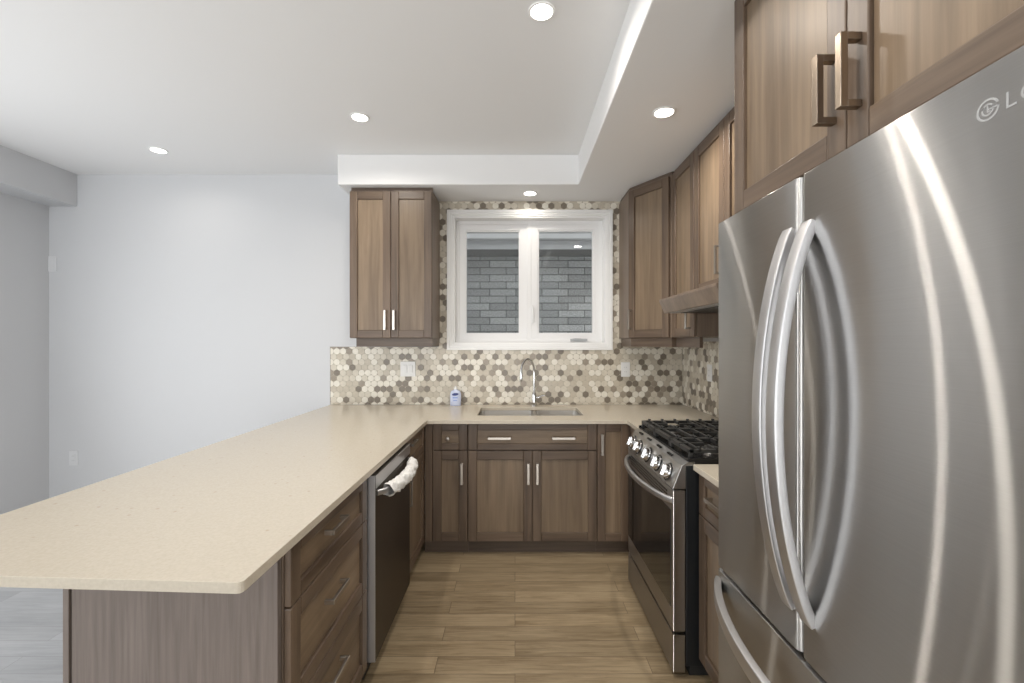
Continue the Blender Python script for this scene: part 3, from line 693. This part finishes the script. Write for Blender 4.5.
# round maker's mark and two letters printed on the near door
mk = MB(); cy, cz, mr = 0.6195, 1.711, 0.0150
FM = lambda p, q, tt: (tt, cy-p, cz+q)
def ringpoly(r0, r1, a0, a1, n=24):
    return [(r1*math.cos(a0+(a1-a0)*i/n), r1*math.sin(a0+(a1-a0)*i/n)) for i in range(n+1)] + [(r0*math.cos(a1-(a1-a0)*i/n), r0*math.sin(a1-(a1-a0)*i/n)) for i in range(n+1)]
X0m, X1m = FX0-0.0006, FX0+0.0002
mk.prism(ringpoly(0.0122, mr, 0.35, 2*PI-0.02), FM, X0m, X1m)
mk.prism(ringpoly(0.0062, 0.0082, 0.6, 2*PI-0.05), FM, X0m, X1m)
mk.prism([(0.001, -0.001), (0.0125, -0.001), (0.0125, 0.001), (0.001, 0.001)], FM, X0m, X1m)
mk.prism([(-0.001, -0.004), (0.004, -0.004), (0.004, -0.0022), (0.0008, -0.0022), (0.0008, 0.006), (-0.001, 0.006)], FM, X0m, X1m)
mk.prism([(-0.006+0.0018*math.cos(i*PI/5), 0.004+0.0018*math.sin(i*PI/5)) for i in range(10)], FM, X0m, X1m)
L0 = 0.0235; h = 0.0105
mk.prism([(L0, -h), (L0+0.012, -h), (L0+0.012, -h+0.0026), (L0+0.0028, -h+0.0026), (L0+0.0028, h), (L0, h)], FM, X0m, X1m)
g0 = L0+0.028
mk.prism([(g0+p, q) for p, q in ringpoly(0.0082, 0.0108, 0.75, 2*PI-0.05, 20)], FM, X0m, X1m)
mk.prism([(g0+0.001, -0.002), (g0+0.0108, -0.002), (g0+0.0108, 0.0018), (g0+0.001, 0.0018)], FM, X0m, X1m)
mk.build('maker_mark', M['mark'], dl)

# ------------------------------------------------------------------ gas range
RY0, RY1, RX = 1.862, 2.606, 0.655
t = thing('gas_range', 'stainless gas stove with black grates between counter and fridge', 'stove', (1.0, 2.235, 0))
MB().box(0.708, 1.345, RY0+0.001, RY1-0.001, 0.05, 0.880).build('body', M['blackside'], t, 0.002)
MB().box(0.73, 1.30, RY0+0.02, RY1-0.02, 0.001, 0.0495).build('plinth', M['rubber'], t)
# slanted control panel
MB().prism([(0.652, 0.785), (0.690, 0.882), (0.715, 0.897), (0.745, 0.897), (0.745, 0.881), (0.707, 0.881), (0.707, 0.785)], XZ, RY0, RY1).build('control_panel', M['steel'], t, 0.002)
sn = Vector((-0.931, 0, 0.365)); 
for y in (1.965, 2.105, 2.26, 2.425, 2.545):
    c = Vector((0.669, y, 0.829)) + sn*0.0008
    k = MB().lathe(c, sn, [(0.033, 0), (0.033, 0.004), (0.030, 0.006), (0.029, 0.019), (0.0265, 0.023), (0.015, 0.0235)], seg=28)
    up = Vector((0, 1, 0)).cross(sn)
    fk = lambda a, dd, zz: c + Vector((0, 1, 0))*a + sn*dd + up*zz
    vs = [fk(a, dd, zz) for a in (-0.0055, 0.0055) for dd in (0.0225, 0.031) for zz in (-0.024, 0.024)]
    k.add(vs, [(0,1,3,2), (4,6,7,5), (0,4,5,1), (2,3,7,6), (0,2,6,4), (1,5,7,3)])
    ko = k.build('knob', M['chrome'], t, 0.001)
    MB().lathe(c-sn*0.0006, sn, [(0.040, 0), (0.040, 0.0012)], seg=28).build('bezel', M['black'], ko)
for y in (2.03, 2.18, 2.34, 2.49): MB().box(0.6945, 0.705, y-0.028, y+0.028, 0.8865, 0.8935).build('vent_slot', M['black'], t)
# oven door
od = MB().box(RX, 0.706, RY0+0.002, RY1-0.002, 0.193, 0.779).build('oven_door', M['steel'], t, 0.003)
MB().box(RX-0.002, RX+0.002, RY0+0.030, RY1-0.010, 0.283, 0.690).build('window', M['oglass'], od, 0.001)
vt = MB()
for i in range(26):
    y = RY0+0.075+i*0.0235; vt.box(RX-0.0012, RX+0.001, y, y+0.015, 0.708, 0.716).box(RX-0.0012, RX+0.001, y, y+0.015, 0.722, 0.730).box(RX-0.0012, RX+0.001, y, y+0.015, 0.736, 0.744).box(RX-0.0012, RX+0.001, y, y+0.015, 0.750, 0.758)
vt.build('vent_grille', M['black'], od)
hp = []
for i in range(25):
    s_ = i/24; q = (1-(2*s_-1)**2)**0.7; hp.append((RX+0.003-0.072*q, RY0+0.012+(RY1-RY0-0.024)*s_, 0.735))
MB().sweep(hp, rprof(0.018, 0.026), (0, 0, 1)).build('handle', M['steelh'], od)
MB().box(RX, 0.706, RY0+0.002, RY1-0.002, 0.024, 0.180).build('storage_drawer', M['steel'], t, 0.003)
ct = MB().box(0.716, 1.345, RY0, RY1, 0.8985, 0.906).box(0.716, 1.345, RY0, RY0+0.012, 0.906, 0.914).box(0.716, 1.345, RY1-0.012, RY1, 0.906, 0.914).box(1.325, 1.345, RY0+0.012, RY1-0.012, 0.906, 0.918)
ct.box(0.746, 1.345, RY0+0.003, RY1-0.003, 0.8805, 0.8984)
ct.build('cooktop', M['black'], t, 0.002)
burn = [(0.87, 2.005), (1.19, 2.005), (1.03, 2.235), (0.87, 2.465), (1.19, 2.465)]
for x, y in burn:
    bo = MB().lathe((x, y, 0.9065), (0, 0, 1), [(0.050, 0), (0.048, 0.008), (0.036, 0.012), (0.034, 0.014)], seg=24).build('burner', M['nickel'], t)
    MB().lathe((x, y, 0.921), (0, 0, 1), [(0.034, 0), (0.036, 0.004), (0.032, 0.008), (0.010, 0.009)], seg=24).build('burner_cap', M['iron'], bo)
GZ0, GZ1 = 0.930, 0.945
for gi, (y0, y1) in enumerate(((RY0+0.016, RY0+0.252), (RY0+0.256, RY1-0.256), (RY1-0.252, RY1-0.016))):
    g = MB(); x0, x1 = 0.728, 1.318; e = 0.015
    g.box(x0, x0+0.020, y0, y1, GZ0-0.004, GZ1).box(x1-e, x1, y0, y1, GZ0, GZ1).box(x0, x1, y0, y0+e, GZ0, GZ1).box(x0, x1, y1-e, y1, GZ0, GZ1)
    for px_, py_ in ((x0+0.008, y0+0.008), (x1-0.008, y0+0.008), (x0+0.008, y1-0.008), (x1-0.008, y1-0.008)): g.box(px_-0.008, px_+0.008, py_-0.007, py_+0.007, 0.9065, GZ0)
    ym = (y0+y1)/2
    g.box((x0+x1)/2-e/2, (x0+x1)/2+e/2, y0, y1, GZ0, GZ1)
    for q in range(8):
        xx = x0+0.043+q*0.0725; near = min(abs(xx-c) for c in ([0.87, 1.19] if gi != 1 else [1.03])); gap = 0.0 if near > 0.075 else (0.045 if near > 0.03 else 0.030)
        for sg in (-1, 1):
            ye = y0 if sg < 0 else y1; lo, hi = sorted((ym+sg*gap, ye))
            g.box(xx-0.0055, xx+0.0055, lo, hi, GZ0+0.002, GZ1+0.003)
            lo, hi = sorted((ye, ye-sg*0.020)); g.box(xx-0.006, xx+0.006, lo, hi, GZ1, GZ1+0.010)
    for cx in ([0.87, 1.19] if gi != 1 else [1.03]):
        for sg in (-1, 1):
            lo, hi = sorted((cx+sg*0.032, cx+sg*0.145)); g.box(lo, hi, ym-0.006, ym+0.006, GZ0+0.002, GZ1+0.003)
    g.build('grate', M['iron'], t, 0.002)

# ------------------------------------------------------------------ dishwasher
t = thing('dishwasher', 'dark stainless dishwasher set into the peninsula', 'dishwasher', (-0.86, 2.11, 0))
DY0, DY1, DX = 1.813, 2.405, -0.562
MB().box(-1.145, -0.612, DY0+0.004, DY1-0.002, 0.03, 0.858).build('tub_body', M['rubber'], t)
dd = MB().box(-0.611, DX, DY0, DY1, 0.105, 0.855).build('door', M['dsteel'], t, 0.003)
MB().box(-0.609, DX-0.0004, DY0-0.0042, DY0-0.0002, 0.105, 0.855).build('edge_trim', M['steelh'], dd, 0.001)
MB().box(DX-0.001, DX+0.0025, DY0+0.004, DY1-0.004, 0.802, 0.853).build('control_strip', M['steelh'], dd, 0.001)
MB().box(-0.655, -0.64, DY0+0.005, DY1-0.005, 0.001, 0.10).build('toe_kick', M['black'], t)
hp = []
for i in range(25):
    s_ = i/24; q = (1-(2*s_-1)**2)**0.6; hp.append((DX-0.003+0.062*q, DY0+0.03+(DY1-DY0-0.06)*s_, 0.777))
MB().sweep(hp, rprof(0.016, 0.024), (0, 0, 1)).build('handle', M['steelh'], dd)
# crumpled wrap left on the handle
wp = []; seg = 26
for i in range(61):
    s_ = 0.085+0.80*i/60; q = (1-(2*s_-1)**2)**0.6; wp.append(Vector((DX-0.003+0.062*q, DY0+0.03+(DY1-DY0-0.06)*s_, 0.777)))
b = MB(); rnd = random.Random(4); vs = []
ph = [rnd.random()*6 for _ in range(8)]
for i, p_ in enumerate(wp):
    tdir = (wp[min(i+1, 60)]-wp[max(i-1, 0)]).normalized(); sd = tdir.cross(Vector((0, 0, 1))).normalized(); u2 = sd.cross(tdir)
    for j in range(seg):
        a = 2*PI*j/seg
        r = 0.0245 + 0.003*math.sin(i*0.9+2*a+ph[0]) + 0.0022*math.sin(i*1.7-3*a+ph[1]) + 0.0016*math.sin(i*0.37+5*a+ph[2]) + rnd.uniform(-.0014, .0014)
        vs.append(p_ + sd*r*math.cos(a) + u2*r*1.12*math.sin(a) - Vector((0, 0, 0.004)))
b.add(vs, [(i*seg+j, i*seg+(j+1) % seg, (i+1)*seg+(j+1) % seg, (i+1)*seg+j) for i in range(60) for j in range(seg)], 0, True)
tag(b.build('packing_wrap', M['wrap'], loc=(-0.51, 2.1, 0.783)), 'crumpled white packing wrap left around the dishwasher handle', 'wrapping')

# ------------------------------------------------------------------ outlets and switches
def plate(name, label, cat, fr, a, z, w_, h_, kind, n=1, pm='plastic'):
    o = thing(name, label, cat, fr(a, 0, z-h_/2))
    MB().fbox(fr, a-w_/2, a+w_/2, 0.0003, 0.006, z-h_/2, z+h_/2).build('cover_plate', M[pm], o, 0.002)
    for i in range(n):
        c = a + (i-(n-1)/2)*0.046
        if kind == 'outlet':
            MB().fbox(fr, c-0.0165, c+0.0165, 0.0062, 0.0085, z-0.034, z+0.034).build('receptacle', M[pm], o, 0.001)
            for zz in (z-0.018, z+0.018):
                for sg in (-1, 1): MB().fbox(fr, c+sg*0.0065-0.0015, c+sg*0.0065+0.0015, 0.0082, 0.0088, zz-0.005, zz+0.005).build('slot', M['greyplastic'], o)
        else:
            MB().fbox(fr, c-0.0165, c+0.0165, 0.0062, 0.0095, z-0.033, z+0.033).build('rocker', M[pm], o, 0.002)
    return o
TB = frame((0, YB-0.0077, 0), (1, 0, 0), (0, -1, 0)); WB = frame((0, YB, 0), (1, 0, 0), (0, -1, 0)); TR = frame((XR-0.0077, 0, 0), (0, 1, 0), (-1, 0, 0))
plate('wall_switch', 'white double switch plate on tiles under the left upper cabinet', 'switch', TB, -107*3.65/450, EYE-26*3.65/450, 0.122, 0.122, 'switch', 2)
plate('wall_outlet', 'white outlet on tiles to the right of the faucet', 'outlet', TB, 110.5*3.65/450, EYE-26.5*3.65/450, 0.072, 0.118, 'outlet')
plate('wall_outlet', 'white outlet on the side wall tiles behind the stove', 'outlet', TR, 3.137, EYE-30*3.137/450, 0.072, 0.118, 'outlet')
plate('wall_outlet', 'white outlet low on the plain left part of the back wall', 'outlet', WB, -441*3.66/450, EYE-115*3.66/450, 0.072, 0.118, 'outlet', pm='wallplate')
plate('wall_switch', 'white switch high on the back wall near the left corner', 'switch', WB, -462*3.66/450, EYE+79*3.66/450, 0.068, 0.125, 'switch', pm='wallplate')

# ------------------------------------------------------------------ recessed lights
def pot(x, y, z, label, k=1.0, first=[None]):
    if first[0] is None:
        r = thing('recessed_light', label, 'light', (0, 0, 0), 'recessed ceiling lights')
        MB().lathe((0, 0, 0), (0, 0, -1), [(0.056, 0.0005), (0.055, 0.005), (0.047, 0.006), (0.045, 0.0045)], seg=32).build('trim_ring', M['ringw'], r)
        MB().lathe((0, 0, -0.0046), (0, 0, -1), [(0.0445, 0), (0.0445, 0.001)], seg=32).build('lens', M['lens'], r)
        first[0] = r
    else:
        r = first[0].copy(); COL.objects.link(r); r['label'] = label
        for ch in list(first[0].children):
            c = ch.copy(); COL.objects.link(c); c.parent = r
    r.location = (x, y, z)
    area('pot_lamp', (x, y, z-0.010), (0, 0, 0), 0.09, 0.09, POT*k, WARM, 'DISK', 2.75)
pot(0.11, 1.857, ZC, 'recessed ceiling light nearest the viewer, on the raised ceiling', 1.3)
pot(-0.94, 2.728, ZC, 'recessed ceiling light above the peninsula, left of the soffit', 1.5)
pot(-2.53, 3.194, ZC, 'small recessed ceiling light over the far left of the room', 0.3)
pot(0.742, 2.24, ZS, 'recessed light in the right soffit above the stove side', 2.2)
pot(0.115, 3.45, ZS, 'recessed light in the soffit directly above the window', 0.45)
pot(0.14, 0.98, ZC, 'recessed ceiling light above the viewer', 2.0)
pot(-0.94, 1.20, ZC, 'recessed ceiling light over the near end of the peninsula')
pot(-2.53, 1.20, ZC, 'recessed ceiling light on the left beyond the frame')
pot(-0.94, -0.60, ZC, 'recessed ceiling light behind the viewer')
